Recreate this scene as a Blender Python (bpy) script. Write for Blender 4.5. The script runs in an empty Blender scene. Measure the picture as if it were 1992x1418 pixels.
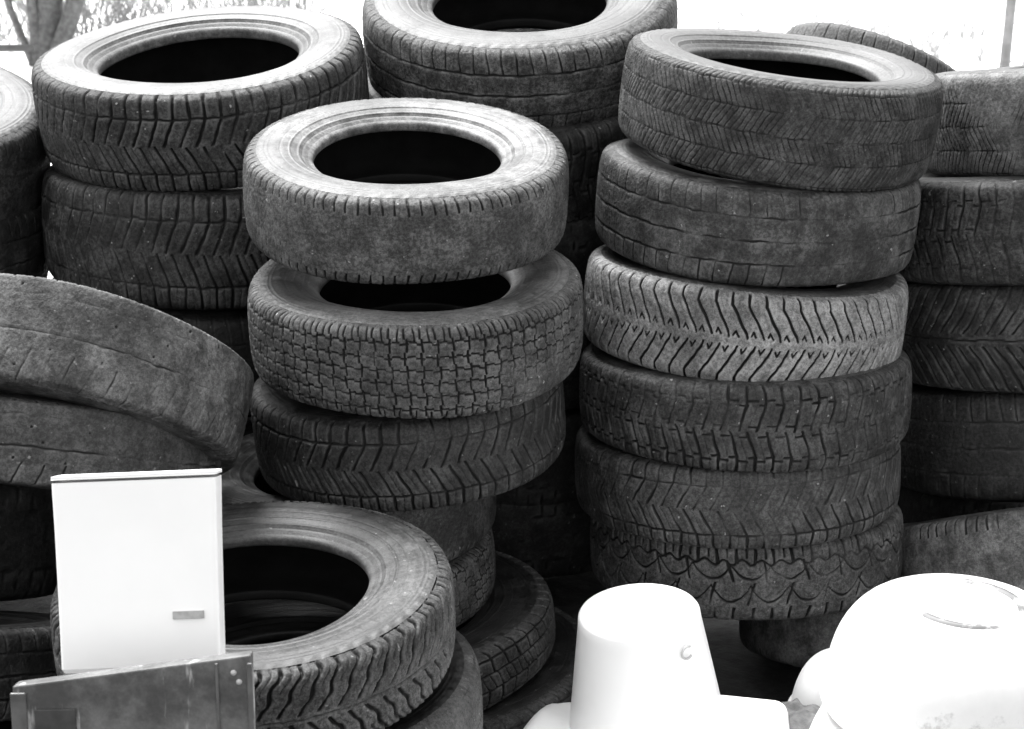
import bpy, math, random
import numpy as np
PI = math.pi
scene = bpy.context.scene

# ------------------------------------------------------------------ camera
CAM_Z = 1.72
cam_d = bpy.data.cameras.new("camera")
cam = bpy.data.objects.new("camera", cam_d)
scene.collection.objects.link(cam)
cam.location = (0.0, 0.0, CAM_Z)
cam.rotation_euler = (math.radians(90 - 20), 0, 0)
cam_d.sensor_width = 36.0
cam_d.lens = 36.0 * 3200.0 / 1992.0
cam_d.clip_start = 0.05
cam_d.clip_end = 600.0
cam_d.dof.use_dof = True
cam_d.dof.focus_distance = 2.85
cam_d.dof.aperture_fstop = 9.0
scene.camera = cam

# ------------------------------------------------------------------ world, sun, exposure
SUN_EL, SUN_AZ = math.radians(58), math.radians(-25)      # azimuth from +Y (away from the camera) towards +X
world = bpy.data.worlds.new("World")
scene.world = world
world.use_nodes = True
wn = world.node_tree
wn.nodes.clear()
w_out = wn.nodes.new("ShaderNodeOutputWorld")
w_bg = wn.nodes.new("ShaderNodeBackground")
w_sky = wn.nodes.new("ShaderNodeTexSky")
w_sky.sky_type = 'NISHITA'
w_sky.sun_disc = False
w_sky.sun_elevation = SUN_EL
w_sky.sun_rotation = SUN_AZ
w_sky.dust_density = 4.0
w_sky.air_density = 1.5
w_bw = wn.nodes.new("ShaderNodeRGBToBW")
wn.links.new(w_sky.outputs[0], w_bw.inputs[0])
wn.links.new(w_bw.outputs[0], w_bg.inputs[0])
w_bg.inputs[1].default_value = 0.15
wn.links.new(w_bg.outputs[0], w_out.inputs[0])

sun_d = bpy.data.lights.new("sun", 'SUN')
sun_d.energy = 1.4
sun_d.angle = math.radians(25)
sun_d.color = (1, 1, 1)
sun = bpy.data.objects.new("sun", sun_d)
scene.collection.objects.link(sun)
from mathutils import Vector, Matrix
sdir = Vector((math.sin(SUN_AZ) * math.cos(SUN_EL), math.cos(SUN_AZ) * math.cos(SUN_EL), math.sin(SUN_EL)))
sun.rotation_euler = sdir.to_track_quat('Z', 'Y').to_euler()
sun.location = (0, 0, 5)

scene.view_settings.view_transform = 'Standard'
scene.view_settings.look = 'None'
scene.view_settings.exposure = 1.9
scene.view_settings.gamma = 1.0
scene.cycles.max_bounces = 6

# ------------------------------------------------------------------ helpers
def link(o, parent=None):
    scene.collection.objects.link(o)
    if parent is not None:
        o.parent = parent
    return o

def tag(o, label=None, cat=None, group=None, kind=None):
    if label: o["label"] = label
    if cat: o["category"] = cat
    if group: o["group"] = group
    if kind: o["kind"] = kind
    return o

def empty(name, loc=(0, 0, 0), rot=None):
    o = bpy.data.objects.new(name, None)
    o.location = loc
    o.empty_display_size = 0.1
    if rot is not None:
        o.rotation_euler = rot
    return link(o)

def grid_mesh(name, P, closed_u=True, closed_v=False, attr=None, smooth=True, edge=None):
    """P: (nu, nv, 3) array of points -> mesh of quads"""
    nu, nv = P.shape[:2]
    iu = np.arange(nu if closed_u else nu - 1)
    iv = np.arange(nv if closed_v else nv - 1)
    U, V = np.meshgrid(iu, iv, indexing='ij')
    U2, V2 = (U + 1) % nu, (V + 1) % nv
    q = np.stack([U * nv + V, U2 * nv + V, U2 * nv + V2, U * nv + V2], -1).reshape(-1, 4)
    me = raw_mesh(name, P.reshape(-1, 3), q, attr, smooth)
    if edge is not None:
        a = me.attributes.new("edge", 'FLOAT', 'POINT'); a.data.foreach_set("value", np.asarray(edge, dtype=np.float32).ravel())
    return me

def raw_mesh(name, verts, quads, attr=None, smooth=True):
    me = bpy.data.meshes.new(name)
    nv, nq = len(verts), len(quads)
    me.vertices.add(nv)
    me.vertices.foreach_set("co", np.asarray(verts, dtype=np.float32).ravel())
    me.loops.add(nq * 4)
    me.loops.foreach_set("vertex_index", np.asarray(quads, dtype=np.int32).ravel())
    me.polygons.add(nq)
    me.polygons.foreach_set("loop_start", np.arange(0, nq * 4, 4, dtype=np.int32))
    me.polygons.foreach_set("loop_total", np.full(nq, 4, dtype=np.int32))
    me.polygons.foreach_set("use_smooth", np.full(nq, smooth, dtype=bool))
    me.update(calc_edges=True)
    if attr is not None:
        a = me.attributes.new("groove", 'FLOAT', 'POINT')
        a.data.foreach_set("value", np.asarray(attr, dtype=np.float32).ravel())
    return me

class MB:
    """collects boxes, tubes and lathes into one mesh"""
    def __init__(s): s.v, s.f = [], []
    def add(s, vs, fs):
        n = len(s.v); s.v += [tuple(v) for v in vs]; s.f += [tuple(n + i for i in f) for f in fs]
    def box(s, x0, x1, y0, y1, z0, z1):
        s.add([(x0,y0,z0),(x1,y0,z0),(x1,y1,z0),(x0,y1,z0),(x0,y0,z1),(x1,y0,z1),(x1,y1,z1),(x0,y1,z1)],
              [(0,3,2,1),(4,5,6,7),(0,1,5,4),(1,2,6,5),(2,3,7,6),(3,0,4,7)])
    def tube(s, pts, rad, n=8, cap=True):
        pts = [Vector(p) for p in pts]
        rs = rad if isinstance(rad, (list, tuple)) else [rad] * len(pts)
        vs = []
        for i, p in enumerate(pts):
            d = (pts[min(i + 1, len(pts) - 1)] - pts[max(i - 1, 0)]).normalized()
            a = d.cross(Vector((0, 0, 1)))
            if a.length < 1e-3: a = d.cross(Vector((0, 1, 0)))
            a.normalize(); b = d.cross(a)
            for k in range(n):
                t = 2 * PI * k / n
                vs.append(p + (a * math.cos(t) + b * math.sin(t)) * rs[i])
        fs = [(i*n+k, i*n+(k+1)%n, (i+1)*n+(k+1)%n, (i+1)*n+k) for i in range(len(pts)-1) for k in range(n)]
        if cap:
            fs += [tuple(range(n))[::-1], tuple((len(pts)-1)*n + k for k in range(n))]
        s.add(vs, fs)
    def lathe(s, prof, n=64, off=(0, 0, 0), wob=None):
        vs = []
        for r, z in prof:
            for k in range(n):
                t = 2 * PI * k / n
                rr = r * (1 + (wob(t, z) if wob else 0))
                vs.append((off[0] + rr * math.cos(t), off[1] + rr * math.sin(t), off[2] + z))
        m = len(prof)
        fs = [(i*n+k, i*n+(k+1)%n, (i+1)*n+(k+1)%n, (i+1)*n+k) for i in range(m-1) for k in range(n)]
        s.add(vs, fs)
    def build(s, name, mat, parent=None, bevel=0, smooth=False, seg=2):
        me = bpy.data.meshes.new(name)
        me.from_pydata(s.v, [], s.f)
        me.materials.append(mat)
        if smooth:
            me.polygons.foreach_set("use_smooth", [True] * len(me.polygons))
        o = link(bpy.data.objects.new(name, me), parent)
        if bevel:
            b = o.modifiers.new("bevel", 'BEVEL'); b.width = bevel; b.segments = seg; b.limit_method = 'ANGLE'
        return o

def smooth_profile(pts, n, closed=False):
    """Catmull-Rom through pts resampled at n points equally along the arc"""
    P = np.array(pts, dtype=float)
    Q = np.vstack([2 * P[0] - P[1], P, 2 * P[-1] - P[-2]])
    out = []
    for i in range(1, len(Q) - 2):
        t = np.linspace(0, 1, 24, endpoint=False)[:, None]
        p0, p1, p2, p3 = Q[i-1], Q[i], Q[i+1], Q[i+2]
        out.append(0.5 * ((2*p1) + (-p0+p2)*t + (2*p0-5*p1+4*p2-p3)*t**2 + (-p0+3*p1-3*p2+p3)*t**3))
    out = np.vstack(out + [P[-1:]])
    d = np.r_[0, np.cumsum(np.linalg.norm(np.diff(out, axis=0), axis=1))]
    s = np.linspace(0, d[-1], n)
    return np.stack([np.interp(s, d, out[:, 0]), np.interp(s, d, out[:, 1])], 1), d[-1]

# ------------------------------------------------------------------ materials
def new_mat(name):
    m = bpy.data.materials.new(name); m.use_nodes = True
    nt = m.node_tree; nt.nodes.clear()
    o = nt.nodes.new("ShaderNodeOutputMaterial"); b = nt.nodes.new("ShaderNodeBsdfPrincipled")
    nt.links.new(b.outputs[0], o.inputs[0])
    return m, nt, b

def N(nt, kind, **kw):
    n = nt.nodes.new(kind)
    for k, v in kw.items():
        if k.startswith("i_"):
            key = k[2:]
            n.inputs[int(key) if key.isdigit() else key.replace("_", " ")].default_value = v
        else:
            setattr(n, k, v)
    return n

def math_n(nt, op, a, b=None, clamp=False):
    n = nt.nodes.new("ShaderNodeMath"); n.operation = op; n.use_clamp = clamp
    for i, x in enumerate((a, b)):
        if x is None: continue
        if isinstance(x, (int, float)): n.inputs[i].default_value = x
        else: nt.links.new(x, n.inputs[i])
    return n.outputs[0]

def noise(nt, vec, scale, detail=4, rough=0.55):
    n = N(nt, "ShaderNodeTexNoise", i_Scale=scale, i_Detail=detail, i_Roughness=rough)
    nt.links.new(vec, n.inputs["Vector"]); return n.outputs["Fac"]

def ramp(nt, fac, a, b):
    n = nt.nodes.new("ShaderNodeMapRange"); n.clamp = True; n.interpolation_type = 'SMOOTHSTEP'
    nt.links.new(fac, n.inputs[0]); n.inputs[1].default_value = a; n.inputs[2].default_value = b
    return n.outputs[0]

def mixv(nt, f, a, b):
    n = nt.nodes.new("ShaderNodeMix"); n.data_type = 'FLOAT'
    for i, x in ((0, f), (2, a), (3, b)):
        if isinstance(x, (int, float)): n.inputs[i].default_value = x
        else: nt.links.new(x, n.inputs[i])
    return n.outputs[0]

def grey(nt, val, socket):
    c = nt.nodes.new("ShaderNodeCombineColor")
    for i in range(3): nt.links.new(val, c.inputs[i])
    nt.links.new(c.outputs[0], socket)

def coords(nt, seed, scale=(1, 1, 1)):
    tc = nt.nodes.new("ShaderNodeTexCoord"); mp = nt.nodes.new("ShaderNodeMapping")
    nt.links.new(tc.outputs["Object"], mp.inputs[0])
    mp.inputs[1].default_value = (seed * 3.7, seed * 1.3, seed * 2.1); mp.inputs[3].default_value = scale
    return mp.outputs[0]

def rubber_mat(tone, dust, seed, grooves=False, rough=0.6, mud=0.10, grit=1.0):
    m, nt, b = new_mat("rubber")
    v = coords(nt, seed)
    big = noise(nt, v, 4.5, 3); mid = noise(nt, v, 24, 5, 0.65); fine = noise(nt, v, 150, 4, 0.75)
    grain = noise(nt, v, 430, 2, 0.7)
    MUL = lambda x, y, c=False: math_n(nt, 'MULTIPLY', x, y, c)
    ADD = lambda x, y: math_n(nt, 'ADD', x, y)
    mo = random.Random(seed).uniform(.25, 1.0)
    base = MUL(ADD(MUL(ramp(nt, mid, 0.32, 0.68), 1.25 * mo), 1 - .62 * mo), tone)
    base = MUL(base, ADD(MUL(ramp(nt, noise(nt, v, 3.2, 2), .38, .62), .65), .65))
    k = grit if grooves else .45
    base = MUL(base, ADD(MUL(ramp(nt, fine, .36, .64), 1.4 * k), 1 - .7 * k))
    base = MUL(base, ADD(MUL(ramp(nt, grain, .3, .7), .9 * k), 1 - .45 * k))
    # patches of dried grey mud and chalky scuffs
    d1 = ramp(nt, big, 0.46, 0.60)
    d2 = ramp(nt, mid, 0.44, 0.62)
    d3 = ramp(nt, fine, 0.44, 0.60)
    dm = MUL(MUL(ADD(MUL(d1, .8), .2), ADD(MUL(d2, .8), .2)), ADD(MUL(d3, .8), .2))
    val = mixv(nt, MUL(dm, dust, True), base, mud + tone * 1.6)
    # scratches running round the tyre
    st = ramp(nt, noise(nt, coords(nt, seed + 3, (1, 1, 14)), 16, 4, .7), .62, .74)
    val = mixv(nt, MUL(MUL(st, d3), dust * .6, True), val, mud * 1.3 + tone)
    # small pale specks of grit
    sp = ramp(nt, noise(nt, v, 85, 2, .5), 0.70, 0.77)
    val = mixv(nt, MUL(sp, min(1, dust * 1.5)), val, 0.30)
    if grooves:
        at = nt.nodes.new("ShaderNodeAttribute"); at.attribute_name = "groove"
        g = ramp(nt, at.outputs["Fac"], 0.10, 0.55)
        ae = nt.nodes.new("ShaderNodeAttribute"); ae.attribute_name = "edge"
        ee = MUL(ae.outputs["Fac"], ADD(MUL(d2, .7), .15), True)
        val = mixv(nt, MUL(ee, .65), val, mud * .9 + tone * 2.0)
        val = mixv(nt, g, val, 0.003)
    grey(nt, val, b.inputs["Base Color"])
    b.inputs["Specular IOR Level"].default_value = 0.35
    r = mixv(nt, dm, rough, 0.9)
    nt.links.new(r, b.inputs["Roughness"])
    bump = nt.nodes.new("ShaderNodeBump"); bump.inputs["Strength"].default_value = (0.35 + .35 * mo) if grooves else 0.25
    bump.inputs["Distance"].default_value = 0.003
    h = ADD(ADD(MUL(fine, .9), MUL(mid, 1.4)), MUL(grain, .35))
    nt.links.new(h, bump.inputs["Height"]); nt.links.new(bump.outputs[0], b.inputs["Normal"])
    return m

def plain_mat(name, lo, hi, scale=12, rough=0.5, seed=1, bump=0.2, dist=0.001, spec=0.5, grey_patch=None):
    m, nt, b = new_mat(name)
    v = coords(nt, seed)
    n1 = noise(nt, v, scale, 6, .6)
    val = mixv(nt, ramp(nt, n1, .3, .7), lo, hi)
    if grey_patch:
        n2 = noise(nt, v, grey_patch[0], 6, .7)
        val = mixv(nt, ramp(nt, n2, grey_patch[1], grey_patch[2]), val, grey_patch[3])
    grey(nt, val, b.inputs["Base Color"])
    b.inputs["Roughness"].default_value = rough
    b.inputs["Specular IOR Level"].default_value = spec
    bp = nt.nodes.new("ShaderNodeBump"); bp.inputs["Strength"].default_value = bump; bp.inputs["Distance"].default_value = dist
    nt.links.new(noise(nt, v, scale * 9, 4, .6), bp.inputs["Height"]); nt.links.new(bp.outputs[0], b.inputs["Normal"])
    return m

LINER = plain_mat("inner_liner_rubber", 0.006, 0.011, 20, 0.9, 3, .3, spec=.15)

# ------------------------------------------------------------------ tread patterns
# X = distance round the tyre in mm, s = -1..1 across the tread, C = circumference in mm
def per(x, p): return np.abs((x + p / 2) % p - p / 2)
def ln(d, w): return np.clip((w / 2 + 1.1 - d) / 2.2, 0, 1)       # groove of width w, 2 mm soft edge
def pitch(C, p): return C / round(C / p)
def seg(X, Y, P, x0, y0, x1, y1, w):
    """a straight groove from (x0,y0) to (x1,y1) in mm, repeated every P"""
    dx, dy = x1 - x0, y1 - y0; L2 = dx*dx + dy*dy
    best = None
    for k in (-1, 0, 1):
        px = (X % P) - x0 + k * P
        t = np.clip((px * dx + (Y - y0) * dy) / L2, 0, 1)
        d = np.hypot(px - t * dx, Y - y0 - t * dy)
        best = d if best is None else np.minimum(best, d)
    return ln(best, w)
def mx(*a):
    r = a[0]
    for b in a[1:]: r = np.maximum(r, b)
    return r

def p_ribs(X, s, hw, C):
    a = np.abs(s); P = pitch(C, 30); Y = s * hw
    g = mx(ln(np.abs(Y - .42*hw), 3.2), ln(np.abs(Y + .42*hw), 3.2), ln(np.abs(Y), 3.2))
    g2 = ln(per(X + 14 * (a - .45) + (s > 0) * 9, P), 2.6) * (a > .44)
    g3 = ln(per(X + 20 * s, P), 1.2) * (a < .40) * .35
    return mx(g, g2 * .9, g3)
def p_chevron(X, s, hw, C):
    P = pitch(C, 31); Y = s * hw; out = np.zeros_like(X)
    for sg, off in ((1, 0), (-1, P * .5)):
        Xs = X - off
        out = mx(out, seg(Xs, Y*sg, P, 0, 1.02*hw, 1, .66*hw, 4.2), seg(Xs, Y*sg, P, 1, .66*hw, 30, .16*hw, 3.8),
                 seg(Xs, Y*sg, P, 30, .16*hw, 33, .07*hw, 3), seg(Xs, Y*sg, P, 12, .20*hw, 18, .10*hw, 2.6),
                 seg(Xs, Y*sg, P, 12, .20*hw, 9, .12*hw, 2.6))
    return out
def p_grid(X, s, hw, C):
    P = pitch(C, 27); Y = s * hw; a = np.abs(s)
    Yz = Y + 1.6 * np.sign((X % P) - P/2)
    g = np.zeros_like(X)
    for k in (-.62, -.36, -.12, .12, .36, .62): g = mx(g, ln(np.abs(Yz - k * hw), 2.6))
    col = np.floor((s + 1.02) / .245)
    g = mx(g, ln(per(X + 3.5 * (col % 2) + 5 * s, P), 3.0))
    g = mx(g, ln(per(X + P/2 + 6 * a, P), 2.6) * (a > .64) * .9)
    return g
def p_blocks(X, s, hw, C):
    P = pitch(C, 33); Y = s * hw; a = np.abs(s)
    ph = np.floor(X / P * 2) % 2
    g = mx(ln(np.abs(Y - (.50 + .08 * ph) * hw), 3.4), ln(np.abs(Y + (.50 + .08 * (1 - ph)) * hw), 3.4), ln(np.abs(Y - .1 * hw * (ph * 2 - 1)), 3.2))
    z = np.where(a > .5, 0, .5 - a)
    g = mx(g, ln(per(X + 34 * z + (s > 0) * P / 2 + 5 * a, P), 4.6))
    g = mx(g, ln(per(X + 34 * z + P/2 + (s > 0) * P / 2 + 5 * a, P), 1.5) * .5)
    return g
def p_worn(X, s, hw, C):
    P = pitch(C, 21); a = np.abs(s); Y = s * hw
    g = ln(per(X + 10 * a + 3*np.sin(X/60), P), 3.2) * (a > .6) * .85
    zz = 2.2 * np.abs(((X / 9) % 2) - 1)
    g2 = mx(*[ln(np.abs(Y - k * hw + zz), 1.8) for k in (-.5, -.2, .15, .48)]) * .28
    g3 = ln(per(X + 26 * s * np.sign(s), 14.0 if C < 1 else pitch(C, 14)), 1.6) * .22 * (a < .6)
    return mx(g, g2, g3)
def p_fan(X, s, hw, C):
    P = pitch(C, 25); a = np.abs(s)
    return mx(ln(per(X + 62 * (1 - a) ** 1.7 + (s > 0) * P / 2, P), 4.0) * (a > .1), ln(np.abs(s) * hw, 3) * .8)
def p_chunky(X, s, hw, C):
    P = pitch(C, 36); Y = s * hw; a = np.abs(s)
    off = 5 * np.sin(2*PI*X / C * 13)
    g = ln(per(X + off * .4 + 6 * s, P), 6.0) * (s > .42)
    g = mx(g, ln(per(X + P * .45 + 6 * s, P), 3.4) * (s > .55) * .9)
    g = mx(g, ln(np.abs(Y - (.46 + .05 * np.sin(2*PI*X/P)) * hw), 4.4))
    # scalloped blocks under the shoulder, broken into plates
    P2 = pitch(C, 72); k = np.abs(((X / P2) % 1) - .5) * 2
    g = mx(g, ln(np.abs(Y - hw * (.10 + .30 * k ** 2)), 4.2))
    g = mx(g, ln(np.abs(Y + hw * (.38 - .34 * (1 - k) ** 2)), 4.2))
    g = mx(g, ln(per(X + 22 * s + off, P2), 4.4) * (s > .05) * (s < .5))
    g = mx(g, ln(per(X + P2 * .4 - 26 * s, P2), 4.0) * (s < .02) * (s > -.45))
    g = mx(g, ln(per(X - 10 * s, P), 5.4) * (s < -.5))
    return g
def p_studs(X, s, hw, C):
    Y = s * hw; P = pitch(C, 96); a = np.abs(s)
    g = ln(np.abs(Y + .06 * hw + .9 * np.sin(2*PI*X/P)), 3.0) * .75
    g = mx(g, ln(np.abs(Y - .52 * hw + 1.5 * np.sin(2*PI*X/P*2)), 2.4) * .35)
    P1 = pitch(C, 34)
    g = mx(g, ln(per(X + 26 * a + (s > 0) * 12, P1), 3.0) * ((s < -.35) | (s > .78)) * .7)
    for i, (yo, pp, xo) in enumerate(((.66, 70, 5), (.30, 88, 40), (-.30, 78, 22), (-.62, 95, 60), (.05, 120, 80))):
        p_ = pitch(C, pp); d = np.hypot(((X + xo) % p_) - p_/2 - 6*np.sin(X/190.), Y - yo * hw)
        g = mx(g, np.clip((2.7 - d) / 1.5, 0, 1) * (np.sin(X / 83. + i * 2) > -.2))
    return g
def p_fine(X, s, hw, C):
    P = pitch(C, 11.5); a = np.abs(s)
    zz = np.abs(((s * 2.5) % 2) - 1) * 22
    g = ln(per(X + zz, P), 2.0) * .8
    Y = s * hw
    g = mx(g, *[ln(np.abs(Y - k * hw), 2.4) * .7 for k in (-.8, -.4, 0, .4, .8)])
    return g
def p_lugs(X, s, hw, C):
    P = pitch(C, 30); a = np.abs(s); Y = s * hw
    cur = np.where(a > .25, 46 * (1 - a) ** 1.3 + 3 * np.sin(a * 14), 46 * .75 ** 1.3 + 60 * (.25 - a))
    g = ln(per(X + cur + (s > 0) * P / 2, P), 5.6) * (a > .07)
    g = mx(g, ln(per(X + cur + P / 2 + (s > 0) * P / 2, P), 2.0) * (a > .5) * .55)
    return mx(g, ln(np.abs(Y) , 2.5) * .5)
def p_vees(X, s, hw, C):
    P = pitch(C, 31); a = np.abs(s); Y = s * hw
    g = ln(per(X + np.where(a > .5, 0, 50 * (.5 - a)) + (s > 0) * P * .4, P), 4.4)
    g = mx(g, ln(np.abs(a - .5) * hw, 3.0))
    g = mx(g, ln(per(X + P/2 + np.where(a > .5, 0, 50 * (.5 - a)), P), 1.6) * .55)
    return g
def p_slots(X, s, hw, C):
    P = pitch(C, 35); a = np.abs(s); Y = s * hw
    g = ln(per(X + 16 * a + (s > 0) * P / 2, P), 5.0) * (a > .22)
    g = mx(g, ln(np.abs(a - .60) * hw, 3.4), ln(np.abs(a - .22) * hw, 3.4))
    return mx(g, ln(per(X + 30 * s, pitch(C, 18)), 2.0) * (a < .22))
PAT = dict(ribs=p_ribs, chevron=p_chevron, grid=p_grid, blocks=p_blocks, worn=p_worn, fan=p_fan, chunky=p_chunky, studs=p_studs,
           fine=p_fine, lugs=p_lugs, vees=p_vees, slots=p_slots)

# ------------------------------------------------------------------ tyres
TREAD = [(-.955, .80), (-.90, .895), (-.80, .952), (-.62, .982), (-.35, .996), (0, 1.0), (.35, .996), (.62, .982), (.80, .952), (.90, .895), (.955, .80)]
SQ = {.955: .80, .90: .955, .80: .985, .62: .995, .35: 1.0, 0: 1.0}
SIDE = [(.955, .80), (.985, .70), (1.0, .56), (.98, .40), (.91, .24), (.82, .13), (.77, .075)]
BEAD = [(.77, .075), (.745, .035), (.70, .004), (.60, .0), (.545, .012), (.54, .05)]
LINE = [(.54, .05), (.66, .14), (.80, .30), (.87, .50), (.86, .70), (.74, .82), (.4, .875), (0, .885), (-.4, .875), (-.74, .82), (-.86, .70), (-.87, .50), (-.80, .30), (-.66, .14), (-.54, .05)]

def make_tyre(key, loc, axis, D, W, pat, tone=.05, dust=.5, depth=.0065, spin=0., hole=.565, side=.085, sdust=.22, grit=None, square=.25, mud=.085, worn=.5, label="", group="", hi=True):
    rnd = random.Random(key)
    seed = rnd.random() * 50
    R = D / 2; rb = R * hole; hw = W / 2
    root = empty("tyre", loc)
    ax = Vector(axis).normalized()
    q = Vector((0, 0, 1)).rotation_difference(ax)
    root.rotation_mode = 'QUATERNION'
    root.rotation_quaternion = q @ Matrix.Rotation(spin, 4, 'Z').to_quaternion()
    tag(root, label, "tyre", group)
    if grit is None: grit = rnd.uniform(.5, 1.0)
    p1, p2, p3, p4 = [rnd.random() * 6.28 for _ in range(4)]
    def place(prof, nu, disp=None, rings=None):
        th = np.linspace(0, 2 * PI, nu, endpoint=False)
        a = prof[:, 0] * hw; r = rb + prof[:, 1] * (R - rb)
        T, A = np.meshgrid(th, a, indexing='ij'); _, RR = np.meshgrid(th, r, indexing='ij')
        d = np.gradient(np.stack([a, r], 1), axis=0); d /= np.linalg.norm(d, axis=1)[:, None] + 1e-9
        nA, nR = -d[:, 1], d[:, 0]                      # outward normal for a profile running -a -> +a over the top
        if disp is not None:
            A = A + nA[None] * disp; RR = RR + nR[None] * disp
        f = (RR - rb) / (R - rb)
        RR = RR * (1 + .005 * np.cos(2*T + p1) + .0025 * np.cos(3*T + p2)) + .0012 * np.sin(5*T + p3) * f
        A = A * (1 + .025 * np.cos(2*T + p3) * f) + .0035 * np.cos(2*T + p4) + .0015 * np.cos(3*T + p1)
        return np.stack([RR * np.cos(T), RR * np.sin(T), A], -1)
    # tread
    nu, nv = (1040, 84) if hi else (420, 40)
    tr = [(a, r + square * .9 * (SQ[abs(a)] - r)) for a, r in TREAD]
    prof, L = smooth_profile([(a * hw, rb + r * (R - rb)) for a, r in tr], nv)
    prof = np.stack([prof[:, 0] / hw, (prof[:, 1] - rb) / (R - rb)], 1)
    C = 2 * PI * R * 1000; th = np.linspace(0, 1, nu, endpoint=False)
    s = np.linspace(-1, 1, nv)
    X, S = np.meshgrid(th * C, s, indexing='ij')
    r0_ = random.Random(seed)
    Xw = X + .9*np.sin(2*PI*17*th[:, None] + 5*S + p1) + .7*np.sin(2*PI*41*th[:, None] - 9*S + p2) + .4*np.sin(2*PI*97*th[:, None] + 17*S)
    Sw = S + .008*np.sin(2*PI*23*th[:, None] + p3) + .006*np.sin(2*PI*61*th[:, None] + 7*S)
    g = PAT[pat](Xw % C, Sw, L / 2 * 1000, C)
    g = g * np.clip((1.0 - np.abs(S)) / .10, 0, 1)
    # grooves packed with mud or worn away here and there
    nf = lambda fx, fy, n, sd: sum(np.sin(2*PI*rr_[0]*th[:, None] + rr_[1]*S + rr_[2]) for rr_ in
         [(random.Random(seed*9+sd+k).randint(*fx), random.Random(seed*7+sd+k).uniform(-fy, fy), random.Random(seed*5+sd+k).random()*6.3) for k in range(n)]) / n ** .5
    w2 = np.clip(1.0 - worn * (1.0 + 1.1 * nf((1, 6), 3, 5, 1) + .7 * nf((8, 30), 12, 6, 50)), .30, 1)
    g = g * w2
    rs = np.random.RandomState(int(seed * 1000))
    lump = rs.normal(0, .00035, X.shape)
    disp = -depth * g + lump
    dil = g.copy()
    for du in (-3, -2, -1, 1, 2, 3): dil = np.maximum(dil, np.roll(g, du, 0) * (1.1 - abs(du) * .22))
    for dv in (-2, -1, 1, 2): dil[:, 2:-2] = np.maximum(dil[:, 2:-2], np.roll(g, dv, 1)[:, 2:-2] * (1.0 - abs(dv) * .25))
    me = grid_mesh("tread", place(prof, nu, disp), attr=g, edge=np.clip((dil - g) * 1.6, 0, 1))
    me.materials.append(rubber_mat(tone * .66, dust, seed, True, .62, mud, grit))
    link(bpy.data.objects.new("tread", me), root)
    # sidewalls with raised rings
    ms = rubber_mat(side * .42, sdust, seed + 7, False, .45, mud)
    n2 = 288 if hi else 140
    sp, Ls = smooth_profile([(a * hw, rb + r * (R - rb)) for a, r in SIDE], 64 if hi else 24)
    sp = np.stack([sp[:, 0] / hw, (sp[:, 1] - rb) / (R - rb)], 1)
    t = np.linspace(0, 1, len(sp))[None]; th2 = np.linspace(0, 2*PI, n2, endpoint=False)[:, None]
    ring = lambda c, w, h: h * np.exp(-((t - c) / w) ** 2)
    dr = ring(.13, .014, .0008) + ring(.20, .012, .0008) + ring(.62, .014, .0016) + ring(.80, .022, .0015) + ring(.88, .014, -.0010) - ring(.44, .01, .0007)
    dr = dr + ring(.06, .05, .0014) * (np.sin(th2 * round(C / 30)) > 0)
    if rnd.random() < .6:
        dr = dr + .0007 * np.exp(-((t - .33) / .05) ** 4) * (np.sin(th2 * 170) > 0)
    for sg in (1, -1):
        pr = sp.copy(); dd = dr * np.ones_like(th2)
        P = place(pr, n2, dd)
        if sg < 0:
            P2 = place(pr * np.array([-1, 1]), n2, -dd * 1.0)
            P = P2[:, ::-1]
        m_ = grid_mesh("sidewall", P); m_.materials.append(ms)
        link(bpy.data.objects.new("sidewall", m_), root)
        bp_, _ = smooth_profile([(a * hw, rb + r * (R - rb)) for a, r in BEAD], 14)
        bp_ = np.stack([bp_[:, 0] / hw, (bp_[:, 1] - rb) / (R - rb)], 1)
        P = place(bp_ * np.array([sg, 1]), n2)
        if sg < 0: P = P[:, ::-1]
        m_ = grid_mesh("bead", P); m_.materials.append(ms if sg > 0 else LINER)  # lower bead near-black: shade inside the hole put into its colour
        link(bpy.data.objects.new("bead", m_), root)
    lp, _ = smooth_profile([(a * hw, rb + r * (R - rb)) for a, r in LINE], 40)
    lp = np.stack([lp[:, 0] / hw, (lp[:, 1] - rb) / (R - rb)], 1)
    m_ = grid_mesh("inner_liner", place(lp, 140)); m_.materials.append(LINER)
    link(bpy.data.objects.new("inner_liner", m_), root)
    return root

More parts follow.
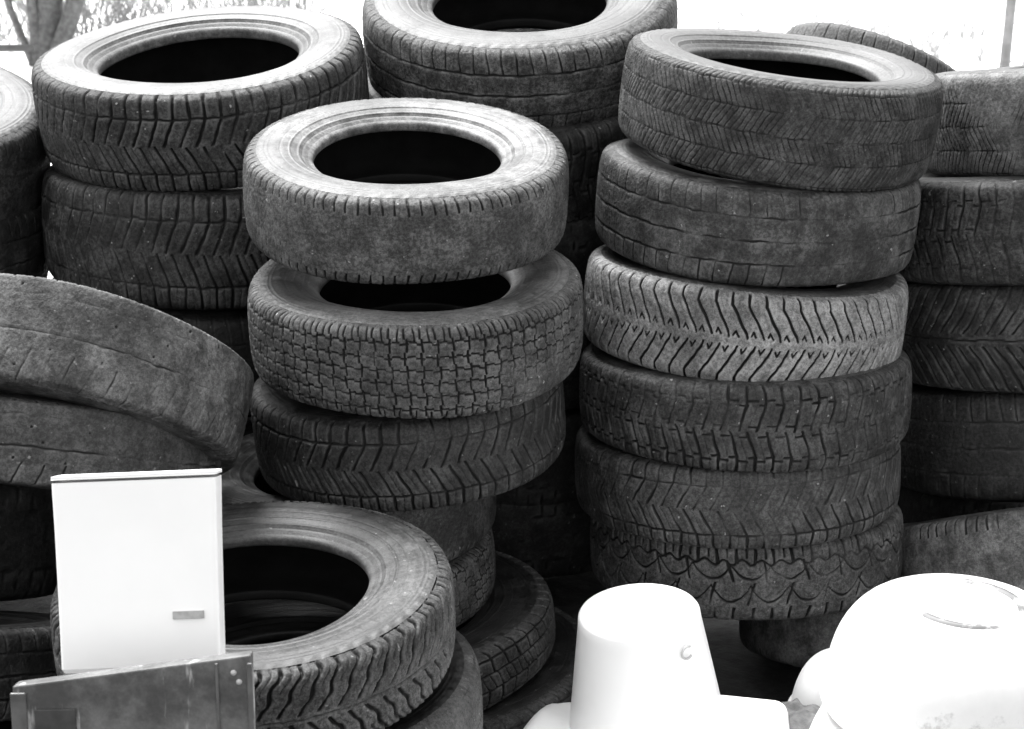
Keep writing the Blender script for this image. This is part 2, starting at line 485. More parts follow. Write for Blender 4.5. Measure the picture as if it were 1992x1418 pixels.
TY = dict(   # centre, axis, outer diameter, width, spin about the axis
 A1=((-0.190, 2.930, 1.000), (0.029, -0.124, 0.992), 0.589, 0.163, 0.30),
 A2=((-0.175, 2.860, 0.776), (-0.010, -0.049, 0.999), 0.607, 0.173, 0.30),
 A3=((-0.193, 2.880, 0.572), (-0.080, 0.041, 0.996), 0.583, 0.179, 0.30),
 A4=((-0.328, 2.920, 0.385), (-0.071, 0.069, 0.995), 0.588, 0.160, 0.30),
 A5=((-0.340, 2.940, 0.224), (-0.065, 0.041, 0.997), 0.618, 0.134, 0.30),
 A6=((-0.239, 2.860, 0.121), (-0.103, 0.043, 0.994), 0.647, 0.118, 0.30),
 A7=((-0.159, 2.850, -0.009), (-0.111, 0.064, 0.992), 0.654, 0.149, 0.30),
 F1=((-0.398, 2.280, 0.468), (-0.010, 0.006, 1.000), 0.617, 0.156, 0.30),
 F2=((-0.363, 2.320, 0.274), (-0.024, 0.060, 0.998), 0.635, 0.161, 0.30),
 L1=((-0.749, 2.620, 0.730), (0.161, 0.608, 0.778), 0.595, 0.177, 0.30),
 L2=((-0.801, 2.600, 0.642), (0.137, 0.365, 0.921), 0.606, 0.141, 0.30),
 L3=((-1.020, 2.500, 0.265), (0.038, 0.433, 0.901), 0.569, 0.152, 0.30),
 L4=((-1.018, 2.450, 0.137), (0.140, 0.139, 0.980), 0.569, 0.158, 0.30),
 L5=((-1.134, 2.980, 0.312), (0.082, 0.315, 0.945), 0.615, 0.238, 0.30),
 B1=((-0.643, 3.420, 1.077), (-0.050, -0.126, 0.991), 0.682, 0.208, 0.30),
 B2=((-0.640, 3.420, 0.807), (0.032, 0.071, 0.997), 0.705, 0.238, 0.30),
 B3=((-0.661, 3.420, 0.558), (0.047, 0.087, 0.995), 0.722, 0.221, 0.30),
 B4=((-0.682, 3.420, 0.327), (0.050, 0.076, 0.996), 0.738, 0.218, 0.30),
 G1=((-1.306, 3.350, 0.996), (0.176, -0.131, 0.976), 0.679, 0.217, 0.30),
 G2=((-1.338, 3.350, 0.793), (0.113, 0.051, 0.992), 0.704, 0.212, 0.30),
 G3=((-1.357, 3.350, 0.582), (0.106, 0.068, 0.992), 0.707, 0.207, 0.30),
 C1=((0.018, 3.600, 1.178), (-0.035, -0.249, 0.968), 0.677, 0.194, 0.30),
 C2=((0.001, 3.600, 0.968), (-0.032, -0.194, 0.980), 0.683, 0.247, 0.30),
 C3=((0.005, 3.600, 0.742), (-0.000, -0.049, 0.999), 0.662, 0.244, 0.30),
 C4=((0.005, 3.600, 0.509), (-0.000, 0.010, 1.000), 0.664, 0.212, 0.30),
 C5=((0.005, 3.600, 0.293), (-0.000, 0.028, 1.000), 0.677, 0.219, 0.30),
 C6=((0.005, 3.600, 0.094), (-0.000, 0.075, 0.997), 0.689, 0.223, 0.30),
 R7=((1.189, 3.350, 0.163), (-0.082, 0.202, 0.976), 0.690, 0.190, 0.30),
 T1=((0.509, 3.130, 1.112), (0.108, -0.012, 0.994), 0.608, 0.192, 0.30),
 T2=((0.475, 3.120, 0.915), (0.068, 0.047, 0.997), 0.623, 0.184, 0.30),
 T3=((0.454, 3.080, 0.722), (0.068, 0.091, 0.994), 0.625, 0.180, 0.30),
 T4=((0.456, 3.040, 0.561), (-0.012, 0.137, 0.991), 0.651, 0.169, 0.30),
 T5=((0.446, 3.020, 0.403), (-0.024, 0.167, 0.986), 0.642, 0.164, 0.30),
 T6=((0.474, 3.020, 0.247), (-0.008, 0.172, 0.985), 0.627, 0.163, 0.30),
 T7=((0.784, 3.000, 0.076), (0.048, 0.322, 0.945), 0.626, 0.160, 0.30),
 H1=((0.794, 3.700, 0.999), (0.368, 0.275, 0.888), 0.448, 0.236, 0.30),
 R1=((1.158, 3.300, 1.064), (-0.114, 0.178, 0.978), 0.644, 0.208, 0.30),
 R2=((1.092, 3.280, 0.853), (-0.108, 0.181, 0.978), 0.676, 0.212, 0.30),
 R3=((1.114, 3.280, 0.634), (-0.095, 0.219, 0.971), 0.702, 0.217, 0.30),
 R4=((1.136, 3.280, 0.402), (-0.071, 0.237, 0.969), 0.718, 0.229, 0.30),
 R5=((1.122, 3.050, 0.186), (-0.108, 0.446, 0.889), 0.731, 0.212, 0.30),
 R6=((1.169, 3.100, -0.041), (-0.137, 0.190, 0.972), 0.703, 0.175, 0.30),
 F3=((-0.370, 2.340, 0.110), (0, 0.03, 1), 0.62, 0.17, 0.),
 B5=((-0.69, 3.40, 0.09), (0.02, 0.02, 1), 0.68, 0.22, 0.),
 G4=((-1.38, 3.35, 0.37), (0.03, 0.02, 1), 0.66, 0.20, 0.),
 G5=((-1.37, 3.37, 0.15), (0.0, 0.02, 1), 0.66, 0.21, 0.),
 S1=((0.76, 3.80, 0.72), (0.05, 0.02, 1), 0.60, 0.21, 0.),
 S2=((0.75, 3.80, 0.50), (0.0, 0.03, 1), 0.60, 0.21, 0.),
 S3=((0.75, 3.81, 0.28), (0.02, 0.0, 1), 0.61, 0.21, 0.),
 S4=((0.76, 3.80, 0.06), (0.0, 0.0, 1), 0.62, 0.21, 0.),
)

G_S = "tyres of the stack behind the tall right stack"
G_A = "tyres of the middle stack"; G_B = "tyres of the stack at the back left"; G_C = "tyres of the stack at the back centre"
G_F = "tyres of the low front stack"; G_G = "tyres of the stack cut by the left edge"; G_L = "tilted tyres at the left edge"
G_T = "tyres of the tall stack right of centre"; G_R = "tyres of the stack cut by the right edge"
SPEC = dict(  # lower tyres carry darker tones, stack shade put into the rubber colour
 A1=dict(worn=0.12, pat='worn', tone=.085, dust=.75, depth=.005, side=.21, sdust=.3, hole=.575, group=G_A, label="small worn pale tyre with a bright sidewall lying on top of the middle stack"),
 A2=dict(worn=0.25, pat='grid', tone=.068, dust=.7, depth=.006, side=.20, sdust=.4, hole=.57, group=G_A, label="tyre with a grid of small square tread blocks, second from top of the middle stack"),
 A3=dict(worn=0.3, pat='vees', tone=.026, dust=.4, depth=.007, side=.04, group=G_A, label="dark tyre with slanting tread lugs directly under the grid-treaded tyre"),
 A4=dict(pat='worn', tone=.05, dust=.4, depth=.003, side=.13, group=G_A, label="worn tyre pushed to the left, fourth down the middle stack, behind the big open tyre"),
 A5=dict(pat='grid', tone=.085, dust=.4, depth=.003, side=.08, group=G_A, label="pale bald tyre edge showing right of the open front tyre, low in the middle stack"),
 A6=dict(worn=0.15, pat='slots', tone=.05, dust=.35, depth=.008, side=.04, group=G_A, label="tyre with large oblong shoulder blocks, second from bottom of the middle stack"),
 A7=dict(pat='slots', tone=.045, dust=.35, depth=.007, side=.04, group=G_A, label="lowest tyre of the middle stack, half hidden behind the white bucket"),
 F1=dict(worn=0.15, pat='lugs', tone=.06, dust=.5, depth=.0085, side=.12, sdust=.35, hole=.57, group=G_F, label="large tyre with a wide black opening and deep curved lugs, behind the white container"),
 F2=dict(pat='fine', tone=.075, dust=.45, depth=.003, side=.018, sdust=.05, group=G_F, label="pale finely grooved tyre directly under the tyre with the wide black opening"),  # near-black sidewall: shade under the opening above is painted in
 F3=dict(pat='worn', tone=.04, dust=.4, depth=.003, side=.06, hi=False, group=G_F, label="bottom tyre of the low front stack, below the picture's lower edge"),
 L1=dict(grit=.55, square=1., worn=.25, pat='studs', tone=.10, dust=.3, depth=.004, side=.13, group=G_L, label="smooth worn tyre leaning back, uppermost of the tilted pair above the white container"),
 L2=dict(grit=.55, square=1., worn=.35, pat='studs', tone=.085, dust=.4, depth=.0035, side=.07, group=G_L, label="dusty worn tyre under the leaning smooth one, right above the white container"),
 L3=dict(pat='ribs', tone=.02, dust=.15, depth=.005, side=.02, sdust=.1, group=G_L, label="dark tyre left of the white container, cut by the left edge"),
 L4=dict(pat='ribs', tone=.06, dust=.3, depth=.005, side=.07, group=G_L, label="lowest tyre at the left edge, beside the grey metal case"),
 B1=dict(worn=0.35, pat='vees', tone=.042, dust=.6, depth=.008, side=.19, sdust=.3, hole=.60, group=G_B, label="wide tyre tipped down to the left, topmost of the back left stack"),
 B2=dict(worn=0.3, pat='vees', tone=.035, dust=.5, depth=.007, side=.07, group=G_B, label="dark tyre second from top of the back left stack"),
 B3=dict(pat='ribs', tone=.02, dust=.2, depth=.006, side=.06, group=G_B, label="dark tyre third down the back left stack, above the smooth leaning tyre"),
 L5=dict(pat='ribs', tone=.015, dust=.1, depth=.005, side=.02, sdust=.1, hi=False, group=G_L, label="black tyre in deep shadow behind the left side of the white container"),  # near-black tone stands in for shadow on its lit sidewall
 R7=dict(pat='ribs', tone=.015, dust=.1, depth=.004, side=.02, sdust=.1, hi=False, group=G_R, label="black shadowed tyre behind the pale lowest one at the right edge"),  # added filler over sunlit dirt, dark colour stands in for shade
 B5=dict(pat='ribs', tone=.02, dust=.2, depth=.005, side=.03, hi=False, group=G_B, label="ground tyre of the back left stack, hidden by the tilted tyres"),
 G4=dict(pat='ribs', tone=.02, dust=.2, depth=.005, side=.03, hi=False, group=G_G, label="fourth tyre down of the stack cut by the left edge, out of sight"),
 G5=dict(pat='ribs', tone=.02, dust=.2, depth=.005, side=.03, hi=False, group=G_G, label="ground tyre of the stack cut by the left edge, out of sight"),
 S1=dict(pat='ribs', tone=.03, dust=.2, depth=.005, side=.05, hi=False, group=G_S, label="tyre carrying the pale leaning one, hidden behind the tall right stack"),
 S2=dict(pat='ribs', tone=.03, dust=.2, depth=.005, side=.04, hi=False, group=G_S, label="second tyre of the hidden stack behind the tall right stack"),
 S3=dict(pat='ribs', tone=.03, dust=.2, depth=.005, side=.04, hi=False, group=G_S, label="third tyre of the hidden stack behind the tall right stack"),
 S4=dict(pat='ribs', tone=.03, dust=.2, depth=.005, side=.04, hi=False, group=G_S, label="ground tyre of the hidden stack behind the tall right stack"),
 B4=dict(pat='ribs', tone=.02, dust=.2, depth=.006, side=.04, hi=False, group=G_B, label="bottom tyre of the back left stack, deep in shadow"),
 G1=dict(pat='worn', tone=.035, dust=.35, depth=.003, side=.15, group=G_G, label="top tyre of the stack cut by the left edge, with a pale sidewall"),
 G2=dict(pat='ribs', tone=.022, dust=.2, depth=.004, side=.05, group=G_G, label="dark second tyre of the stack cut by the left edge"),
 G3=dict(pat='ribs', tone=.022, dust=.2, depth=.004, side=.04, hi=False, group=G_G, label="lowest tyre of the stack cut by the left edge, behind the leaning smooth tyre"),
 C1=dict(worn=0.35, pat='ribs', tone=.10, dust=.2, depth=.0055, side=.13, sdust=.2, hole=.55, group=G_C, label="ribbed grey tyre tipped towards the viewer at the top centre of the photo"),
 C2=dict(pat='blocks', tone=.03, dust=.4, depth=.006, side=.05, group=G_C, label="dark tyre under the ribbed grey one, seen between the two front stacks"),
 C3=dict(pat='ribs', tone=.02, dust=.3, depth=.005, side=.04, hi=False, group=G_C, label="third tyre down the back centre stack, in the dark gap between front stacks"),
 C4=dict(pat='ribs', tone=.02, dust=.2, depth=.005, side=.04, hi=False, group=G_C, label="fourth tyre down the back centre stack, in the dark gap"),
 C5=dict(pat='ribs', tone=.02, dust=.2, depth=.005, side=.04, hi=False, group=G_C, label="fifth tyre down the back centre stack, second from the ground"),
 C6=dict(pat='ribs', tone=.02, dust=.2, depth=.005, side=.04, hi=False, group=G_C, label="bottom tyre of the back centre stack"),
 T1=dict(worn=0.25, pat='fine', tone=.05, dust=.2, depth=.0045, side=.14, sdust=.3, hole=.60, group=G_T, label="wide finely siped tyre tipped to the right on top of the tall right stack"),
 T2=dict(worn=0.5, pat='ribs', tone=.07, dust=.6, depth=.003, side=.15, group=G_T, label="worn ribbed tyre second from top of the tall right stack"),
 T3=dict(worn=0.08, pat='chevron', tone=.24, dust=.25, depth=.007, side=.13, sdust=.3, group=G_T, label="light grey winter tyre with a crisp chevron tread in the tall right stack"),
 T4=dict(worn=0.35, pat='blocks', tone=.040, dust=.5, depth=.008, side=.09, group=G_T, label="dark block-treaded tyre right under the chevron tyre"),
 T5=dict(worn=0.5, pat='vees', tone=.05, dust=.55, depth=.004, side=.05, group=G_T, label="muddy half worn tyre, third from bottom of the tall right stack"),
 T6=dict(worn=0.3, pat='chunky', tone=.075, dust=.4, depth=.008, side=.05, group=G_T, label="tyre with scalloped chunky tread plates, right behind the white bucket"),
 T7=dict(grit=.5, pat='worn', tone=.10, dust=.1, depth=.002, side=.03, group=G_T, label="smooth tyre sticking out to the right at the foot of the tall right stack"),
 H1=dict(pat='ribs', tone=.11, dust=.3, depth=.005, side=.15, group=G_R, label="pale tyre leaning behind the top tyre of the tall right stack"),
 R1=dict(grit=.5, pat='fine', worn=.5, tone=.12, dust=.05, depth=.002, side=.11, group=G_R, label="pale smooth tyre on top of the stack cut by the right edge"),
 R2=dict(worn=0.4, pat='blocks', tone=.037, dust=.4, depth=.006, side=.04, group=G_R, label="block-treaded tyre second from top of the stack cut by the right edge"),
 R3=dict(worn=0.3, pat='fan', tone=.029, dust=.5, depth=.007, side=.04, group=G_R, label="tyre with a fan-shaped tread, third down at the right edge"),
 R4=dict(pat='ribs', tone=.018, dust=.2, depth=.004, side=.03, group=G_R, label="very dark ribbed tyre fourth down at the right edge"),
 R5=dict(grit=.5, pat='worn', tone=.13, dust=.05, depth=.002, side=.09, group=G_R, label="smooth pale tyre at the right edge just above the white enamel pot"),
 R6=dict(pat='worn', tone=.04, dust=.3, depth=.002, side=.05, hi=False, group=G_R, label="lowest tyre at the right edge, behind the white enamel pot"),
)
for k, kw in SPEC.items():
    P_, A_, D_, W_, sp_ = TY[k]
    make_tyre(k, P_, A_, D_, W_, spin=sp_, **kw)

# ------------------------------------------------------------------ ground: one sheet to the horizon, trodden dirt near the stacks, snow beyond
def fbm(x, y, s=0):
    return (np.sin(x*1.3+s)*np.cos(y*1.7+s*2) + .5*np.sin(x*3.1+y*2.3+s) + .25*np.sin(x*7.7-y*6.1+s*3) + .12*np.sin(x*17+y*13))
def ground():
    e = np.concatenate([-np.geomspace(300, 6, 30), np.linspace(-5.6, 5.6, 120), np.geomspace(6, 300, 30)])
    X, Y = np.meshgrid(e, e + 4.0, indexing='ij')
    Z = .025 * fbm(X, Y, 1.0) - .06
    far = np.clip((Y - 5) / 6, 0, 1); Z = Z + far * .10 * fbm(X*.4, Y*.4, 2) 
    P = np.stack([X, Y, Z], -1)
    me = grid_mesh("ground", P[::, ::], closed_u=False)
    m, nt, b = new_mat("snowy_ground")
    tc = nt.nodes.new("ShaderNodeTexCoord"); v = tc.outputs["Object"]
    sx = nt.nodes.new("ShaderNodeSeparateXYZ"); nt.links.new(v, sx.inputs[0])
    y = sx.outputs[1]
    n1 = noise(nt, v, 1.3, 5, .6)
    yy = math_n(nt, 'ADD', y, math_n(nt, 'MULTIPLY', n1, .6))
    snow = ramp(nt, yy, 5.6, 6.2)
    n2 = noise(nt, v, 22, 6, .65)
    dirt = mixv(nt, ramp(nt, n2, .3, .7), .008, .028)
    litter = ramp(nt, noise(nt, v, 9, 6, .75), .66, .72)
    sn = mixv(nt, math_n(nt, 'MULTIPLY', litter, .35), .86, .35)
    grey(nt, mixv(nt, snow, dirt, sn), b.inputs["Base Color"])
    b.inputs["Roughness"].default_value = .8
    bp = nt.nodes.new("ShaderNodeBump"); bp.inputs["Strength"].default_value = .5; bp.inputs["Distance"].default_value = .02
    nt.links.new(n2, bp.inputs["Height"]); nt.links.new(bp.outputs[0], b.inputs["Normal"])
    me.materials.append(m)
    o = link(bpy.data.objects.new("ground", me)); o["kind"] = "structure"
ground()

SNOW = plain_mat("snow", .82, .90, 6, .7, 2, .3, .004)
WHITE = plain_mat("white_plastic", .86, .90, 5, .38, 5, .08, .0006)
ENAMEL = plain_mat("white_enamel", .62, .86, 3.5, .45, 9, .06, .0006, grey_patch=(7, .56, .68, .34))  # soft grey patches stand in for shading on the white enamel
GREY_ENAMEL = plain_mat("grey_enamel", .40, .60, 5, .5, 9, .1, .0006, grey_patch=(9, .45, .58, .14))  # mottled enamel for the base ring, greyer than the body
GREYL = plain_mat("grey_label", .22, .42, 60, .6, 4)
DARK = plain_mat("dark_metal", .03, .06, 30, .45, 6)
WOOD = plain_mat("bark", .07, .15, 30, .85, 8, .7, .004)
RAILM = plain_mat("weathered_pipe", .06, .10, 20, .6, 8)
POSTM = plain_mat("galvanised_post", .14, .22, 20, .5, 12)

def noisy_blob(name, cx, cy, z0, rx, ry, h, mat, seed, n=72, m=28, amp=.12, flat=1.0, parent=None, power=2.):
    th = np.linspace(0, 2*PI, n, endpoint=False); t = np.linspace(0.001, 1, m)
    T, S = np.meshgrid(th, t, indexing='ij')
    rr = 1 + amp * np.sin(3*T + seed) + amp*.6*np.sin(5*T + seed*2) + amp*.3*np.sin(11*T + seed*3)
    X = cx + rx * S * rr * np.cos(T); Y = cy + ry * S * rr * np.sin(T)
    Z = z0 + h * (1 - S**power) ** flat * (1 + .10*np.sin(X*23 + seed)*np.cos(Y*19) + .04*np.sin(X*61)*np.cos(Y*57 + seed))
    me = grid_mesh(name, np.stack([X, Y, Z], -1)[::-1]); me.materials.append(mat)
    return link(bpy.data.objects.new(name, me), parent)

# white heap of snow in front of the stacks, under the bucket and the pots
def snow_heap():
    x = np.linspace(-.20, 1.35, 150); y = np.linspace(1.55, 2.66, 90)
    X, Y = np.meshgrid(x, y, indexing='ij')
    edge = np.clip((X + .12 + .05*np.sin(Y*9)) / .16, 0, 1) * np.clip((2.60 + .03*np.sin(X*14) - Y) / .10, 0, 1)
    edge = edge * np.clip((1.33 + .04*np.sin(Y*8) - X) / .25, 0, 1) * np.clip((Y - 1.58 - .04*np.sin(X*9)) / .3, 0, 1)
    edge = edge * edge * (3 - 2*edge)
    Z = -.10 + edge * ((.262) + .014*np.sin(X*11+1)*np.cos(Y*13) + .006*np.sin(X*37)*np.sin(Y*31))
    me = grid_mesh("snow_heap", np.stack([X, Y, Z], -1), closed_u=False); me.materials.append(SNOW)
    o = link(bpy.data.objects.new("snow_heap", me)); o["kind"] = "structure"
snow_heap()

# ------------------------------------------------------------------ upturned white bucket
def bucket():
    root = empty("bucket", (.243, 2.44, .058), (math.radians(-2), math.radians(-5.0), .2))
    tag(root, "white plastic bucket standing upside down in the snow in front of the tall right stack", "bucket")
    H, r0, r1 = .337, .153, .104
    prof = [(r0 + .004, 0), (r0, .02), (r0 - .006, .04)]
    prof += [(r0 - .006 + (r1 - r0 + .006) * t, .04 + (H - .062) * t) for t in (.2, .4, .6, .8, 1)]
    prof += [(r1 - .002, H - .006), (r1 - .005, H - .0015), (r1 - .010, H), (r1 - .014, H - .003), (r1 * .5, H - .002), (.001, H - .002)]
    b = MB(); b.lathe(prof, 96); b.build("body", WHITE, root, smooth=True)
    b = MB(); b.lathe([(r0+.003, .004), (r0+.010, .006), (r0+.011, .020), (r0+.002, .022)], 96); b.build("rim", WHITE, root, smooth=True)
    # moulded C-shaped ear near the base
    b = MB(); a0 = math.radians(-62); z0 = H - .040; rad = .1125
    pts = []
    for k in range(11):
        t = math.radians(50 + 26 * k)
        da = .012 * math.cos(t); dz = .010 * math.sin(t)
        rr = rad - dz * .14 - .001
        pts.append((rr * math.cos(a0 + da / rr), rr * math.sin(a0 + da / rr), z0 + dz))
    b.tube(pts, .0022, 8); b.build("handle_ear", plain_mat("ear_plastic", .3, .5, 30, .5, 3), root, smooth=True)
bucket()

# ------------------------------------------------------------------ upturned enamel pots
def pot(loc, R, Hh, rt, rot, name, label, cat, disk=True, handle=True):
    root = empty(name, loc, rot); tag(root, label, cat)
    prof = [(R, 0), (R * 1.0, .02)]
    for k in range(1, 15):
        t = k / 14 * PI / 2
        prof.append((rt + (R - rt) * math.cos(t) ** .8, .02 + (Hh - .02) * math.sin(t) ** .95))
    if disk:
        prof += [(rt - .004, Hh + .001), (rt - .010, Hh - .003), (rt - .016, Hh - .0065), (rt * .5, Hh - .007), (.001, Hh - .006)]
    else:
        prof += [(rt * .5, Hh + .002), (.001, Hh + .003)]
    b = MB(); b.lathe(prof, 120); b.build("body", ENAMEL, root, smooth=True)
    b = MB(); ring = [(R + .006 * math.cos(t), .004 + .006 * math.sin(t)) for t in np.linspace(0, 2 * PI, 9)]
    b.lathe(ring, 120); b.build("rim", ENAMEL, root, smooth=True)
    if handle:
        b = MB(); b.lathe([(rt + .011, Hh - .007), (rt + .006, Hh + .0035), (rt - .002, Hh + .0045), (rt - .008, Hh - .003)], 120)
        b.build("base_ring", GREY_ENAMEL, root, smooth=True)
        b = MB(); a0 = math.radians(-68)
        rr = R * .90
        zc = Hh * .74
        pts = [(rr*.93 * math.cos(a0 - .22), rr*.93 * math.sin(a0 - .22), zc), ((rr + .022) * math.cos(a0 - .18), (rr + .022) * math.sin(a0 - .18), zc + .002),
               ((rr + .028) * math.cos(a0), (rr + .028) * math.sin(a0), zc + .003), ((rr + .022) * math.cos(a0 + .18), (rr + .022) * math.sin(a0 + .18), zc + .002),
               (rr*.93 * math.cos(a0 + .22), rr*.93 * math.sin(a0 + .22), zc)]
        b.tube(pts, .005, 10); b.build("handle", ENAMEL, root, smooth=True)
    return root
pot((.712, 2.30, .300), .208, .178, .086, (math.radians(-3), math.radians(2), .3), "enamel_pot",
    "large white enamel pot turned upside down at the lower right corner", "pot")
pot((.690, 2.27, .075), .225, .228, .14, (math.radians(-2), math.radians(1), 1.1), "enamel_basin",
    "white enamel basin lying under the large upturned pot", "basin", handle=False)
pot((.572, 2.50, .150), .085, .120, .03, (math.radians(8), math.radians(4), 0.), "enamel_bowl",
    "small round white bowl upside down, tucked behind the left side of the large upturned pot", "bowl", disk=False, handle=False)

# white foam block right of the bucket
b = MB(); b.box(-.10, .10, -.06, .06, 0, .10)
fb = b.build("foam_block", WHITE, None, bevel=.024, seg=5)
fb.location = (.355, 2.36, .155); fb.rotation_euler = (0, math.radians(3), math.radians(-6))
tag(fb, "white foam block lying just right of the upturned bucket", "foam block")

# crumpled grey rag between foam block and pot
SACK = plain_mat("sackcloth", .10, .22, 40, .9, 7, .8, .003)
x = np.linspace(-.09, .12, 60); y = np.linspace(-.12, .12, 60); X, Y = np.meshgrid(x, y, indexing='ij')
Z = .05 * np.clip(1 - (X / .16) ** 2 - (Y / .16) ** 2, 0, 1) + .007*np.sin(X*50 + Y*30)*np.cos(Y*35-X*20) + .003*np.sin(X*110 - Y*90)+.002*np.sin(X*240+Y*170)
me = grid_mesh("rag", np.stack([X, Y, Z], -1), closed_u=False); me.materials.append(SACK)
rag = link(bpy.data.objects.new("rag", me)); rag.location = (.495, 2.36, .175)
so = rag.modifiers.new("thick", 'SOLIDIFY'); so.thickness = .006
tag(rag, "crumpled grey rag between the white foam block and the upturned pot", "rag")

# ------------------------------------------------------------------ white container on the front tyre
def container():
    root = empty("container", (-.4975, 1.953, .572), (math.radians(-20), math.radians(-2.0), math.radians(1)))
    root.scale = (.955, .955, .955)
    tag(root, "white rectangular plastic container with a small grey label, standing on the open front tyre", "container")
    def ring(w, d, z, r=.006, n=6):
        d -= .035
        out = []
        for cx, cy, a in ((w/2-r, d/2-r, 0), (-w/2+r, d/2-r, 90), (-w/2+r, -d/2+r, 180), (w/2-r, -d/2+r, 270)):
            for k in range(n + 1):
                t = math.radians(a + 90 * k / n); out.append((cx + r*math.cos(t), cy + r*math.sin(t), z))
        return out
    Hc = .276
    rings = [ring(.218, .080, 0), ring(.224, .084, .006), ring(.2255, .085, .10), ring(.228, .087, .20), ring(.231, .089, Hc-.016), ring(.231, .089, Hc-.008)]
    n = len(rings[0]); b = MB(); b.add(sum(rings, []), [(i*n+k, i*n+(k+1)%n, (i+1)*n+(k+1)%n, (i+1)*n+k) for i in range(len(rings)-1) for k in range(n)] + [tuple(range(n))[::-1]])
    b.build("body", WHITE, root, smooth=False, bevel=0)
    rings = [ring(.233, .091, Hc-.004, .007), ring(.2335, .0905, Hc-.003, .008), ring(.2335, .0905, Hc-.001, .008), ring(.233, .091, Hc+.0005, .007), ring(.20, .06, Hc+.001, .006)]
    b = MB(); b.add(sum(rings, []), [(i*n+k, i*n+(k+1)%n, (i+1)*n+(k+1)%n, (i+1)*n+k) for i in range(len(rings)-1) for k in range(n)] + [tuple(4*n+k for k in range(n))])
    b.build("lid", WHITE, root)
    b = MB(); b.box(.048, .092, -.0275, -.0225, .071, .082)
    b.build("label", GREYL, root, bevel=.0006)
container()

# ------------------------------------------------------------------ grey metal case below it
def case():
    root = empty("metal_case", (-.4725, 1.762, .095), (math.radians(-9), 0, math.radians(2)))
    root.scale = (.945, .945, .945)
    tag(root, "scratched grey metal case with a dark square panel, below the white container", "metal case")
    m, nt, b_ = new_mat("scratched_metal")
    v = coords(nt, 3); n1 = noise(nt, v, 9, 6, .7); n2 = noise(nt, v, 120, 3, .7); n3 = noise(nt, coords(nt, 5, (6, 6, 1)), 7, 5, .6)
    val = mixv(nt, ramp(nt, n1, .38, .66), .055, .15)
    val = mixv(nt, ramp(nt, n3, .60, .70), val, .40)
    val = math_n(nt, 'MULTIPLY', val, math_n(nt, 'ADD', math_n(nt, 'MULTIPLY', n2, .8), .6))
    grey(nt, val, b_.inputs["Base Color"]); b_.inputs["Roughness"].default_value = .6
    edge = plain_mat("worn_edge_metal", .07, .13, 30, .4, 3)
    zl, zr = .574, .612       # the top edge rises to the right
    b = MB(); b.add([(-.160,-.05,-.11),(.155,-.05,-.11),(.155,-.02,-.11),(-.160,-.02,-.11),(-.160,-.05,zl),(.155,-.05,zr),(.155,-.02,zr-.004),(-.160,-.02,zl-.004)],
          [(0,3,2,1),(4,5,6,7),(0,1,5,4),(1,2,6,5),(2,3,7,6),(3,0,4,7)])
    b.build("body", m, root, bevel=.0025)
    b = MB(); b.box(-.132, -.078, -.054, -.0505, .43, .542); b.build("panel", DARK, root, bevel=.001)
    b = MB(); b.box(-.163, -.142, -.0545, -.0495, .0, .566); b.build("corner_strip", edge, root, bevel=.002)
    b = MB(); b.box(.108, .112, -.0535, -.0505, .0, .602); b.build("seam", edge, root, bevel=.001)
    b = MB(); b.box(.150, .1575, -.0545, -.0495, .0, .602); b.build("corner_strip", edge, root, bevel=.002)
    for i, (xx, zz) in enumerate(((.132, .588), (.139, .575))):
        b = MB(); b.lathe([(.0001, .003), (.003, .0025), (.0042, 0)], 12)
        o = b.build("rivet", plain_mat("bright_rivet", .35, .5, 20, .3, 2), root, smooth=True)
        o.location = (xx, -.0505, zz); o.rotation_euler = (PI / 2, 0, 0)
case()

# ------------------------------------------------------------------ background: bare tree, shrubs, rail and post, dry litter on the snow
def branch(b, p, d, L, r, depth, rnd, n=6, droop=0):
    pts = [Vector(p)]; dd = Vector(d).normalized()
    for k in range(n):
        dd = (dd + Vector((rnd.gauss(0, .10), rnd.gauss(0, .10), rnd.gauss(0, .07)))).normalized()
        pts.append(pts[-1] + dd * (L / n))
    rs = [r * (1 - .65 * k / n) for k in range(n + 1)]
    b.tube(pts, rs, 6 if depth else 10)
    if depth < 3:
        for k in range(1, n + 1):
            for _ in range(2 if depth == 0 else 1):
                q = (dd + Vector((rnd.gauss(0, .7), rnd.gauss(0, .7), rnd.gauss(.25, .4)))).normalized()
                branch(b, pts[k], q, L * rnd.uniform(.35, .6), rs[k] * .55, depth + 1, rnd, 5)
def tree():
    root = empty("bare_tree", (-2.93, 10.2, -.05)); tag(root, "bare grey tree with several stems rising behind the stacks at the top left", "tree")
    rnd = random.Random(4)
    b = MB()
    stems = [((0, 0, 0), (-.02, 0, 1), 3.2, .030), ((.02, .05, 0), (.16, .05, 1), 3.6, .085), ((.10, 0, .05), (.55, 0, 1), 3.0, .05), ((-.02, .0, 0), (-.30, 0, 1), 1.9, .022)]
    for p, d, L, r in stems:
        pts = [Vector(p)]; dd = Vector(d).normalized()
        for k in range(10):
            dd = (dd + Vector((rnd.gauss(0, .05), rnd.gauss(0, .04), .05))).normalized(); pts.append(pts[-1] + dd * L / 10)
        b.tube(pts, [r * (1.15 - .9 * k / 10) for k in range(11)], 10)
    b.build("trunk", WOOD, root, smooth=True)
    b = MB()
    for p, d, L, r in stems:
        for k in range(7):
            t = rnd.uniform(.15, .95); q = Vector(p) + Vector(d).normalized() * L * t
            branch(b, q, (rnd.gauss(0, .8), rnd.gauss(0, .6), .8), L * .3, r * .3, 1, rnd)
    b.build("branches", WOOD, root)
tree()
TWIG = plain_mat("dry_twigs", .22, .36, 30, .8, 3)
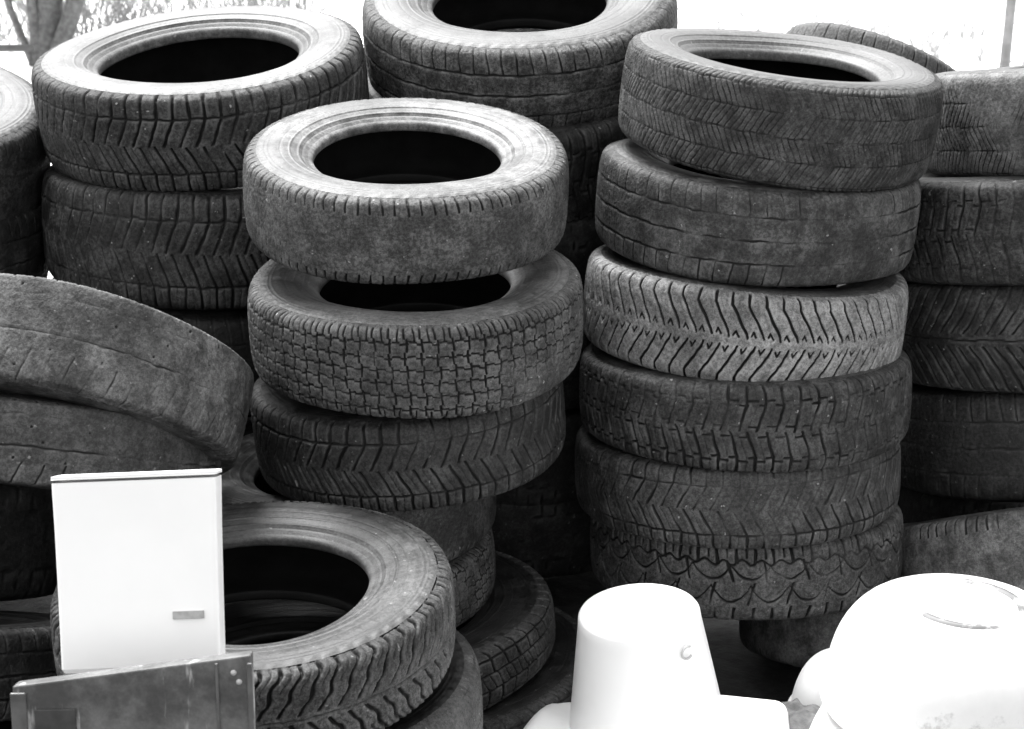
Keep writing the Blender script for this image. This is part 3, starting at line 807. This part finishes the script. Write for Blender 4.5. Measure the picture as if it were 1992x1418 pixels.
def shrub(x, y, w, h, n, seed, label):
    rnd = random.Random(seed); b = MB()
    for _ in range(n):
        p = (rnd.uniform(-w, w), rnd.uniform(-.3, .3), -.1)
        branch(b, p, (rnd.gauss(0, .35), rnd.gauss(0, .3), 1), h * rnd.uniform(.6, 1.1), .006, 2, rnd, 5)
    o = b.build("shrub", TWIG); o.location = (x, y, 0)
    tag(o, label, "shrub")
shrub(-2.2, 10.8, .9, .9, 230, 3, "pale leafless shrub on the snow right of the bare tree")
shrub(-3.6, 10.9, .5, .55, 80, 5, "thin pale shrub left of the bare tree")
shrub(3.75, 10.4, .35, .9, 80, 6, "thin pale shrub right of the fence post at the upper right")
# horizontal pipe rail on the left, running out of the frame to its own posts
r = empty("pipe_fence", (0, 0, 0)); tag(r, "dark horizontal pipe rail ending at the bare tree, at the left edge", "fence")
b = MB(); b.tube([(-7.5, 9.9, .12), (-5.0, 9.9, .118), (-2.88, 9.95, .125)], .022, 10); b.build("rail", RAILM, r, smooth=True)
b = MB(); b.tube([(-5.0, 9.93, -.2), (-5.0, 9.93, .95)], .03, 10); b.build("post", RAILM, r, smooth=True)
p = MB(); p.tube([(0, 0, -.3), (0, 0, .9), (.005, 0, 2.0)], [.036, .034, .03], 12)
o = p.build("fence_post", POSTM, smooth=True); o.location = (2.93, 9.8, 0); tag(o, "slim pale metal post standing in the snow at the upper right", "post")
# dry litter and weed stubs sticking out of the snow
rnd = random.Random(9); b = MB()
for _ in range(600):
    x_, y_ = rnd.uniform(-6, 6), rnd.uniform(7.5, 16)
    if rnd.random() < .5: x_ = rnd.gauss(2.2, .9); y_ = rnd.gauss(11.0, .8)
    d = Vector((rnd.gauss(0, 1), rnd.gauss(0, 1), abs(rnd.gauss(0, .7)))).normalized()
    b.tube([(x_, y_, -.05), (x_ + d.x*.05, y_ + d.y*.05, .02 + d.z*.05), (x_ + d.x*.11, y_ + d.y*.11, .02 + d.z*.07)], [.009, .007, .002], 4)
o = b.build("dry_weeds", TWIG); o["kind"] = "stuff"; o["label"] = "dry weed stubs poking out of the snow"; o["category"] = "weeds"
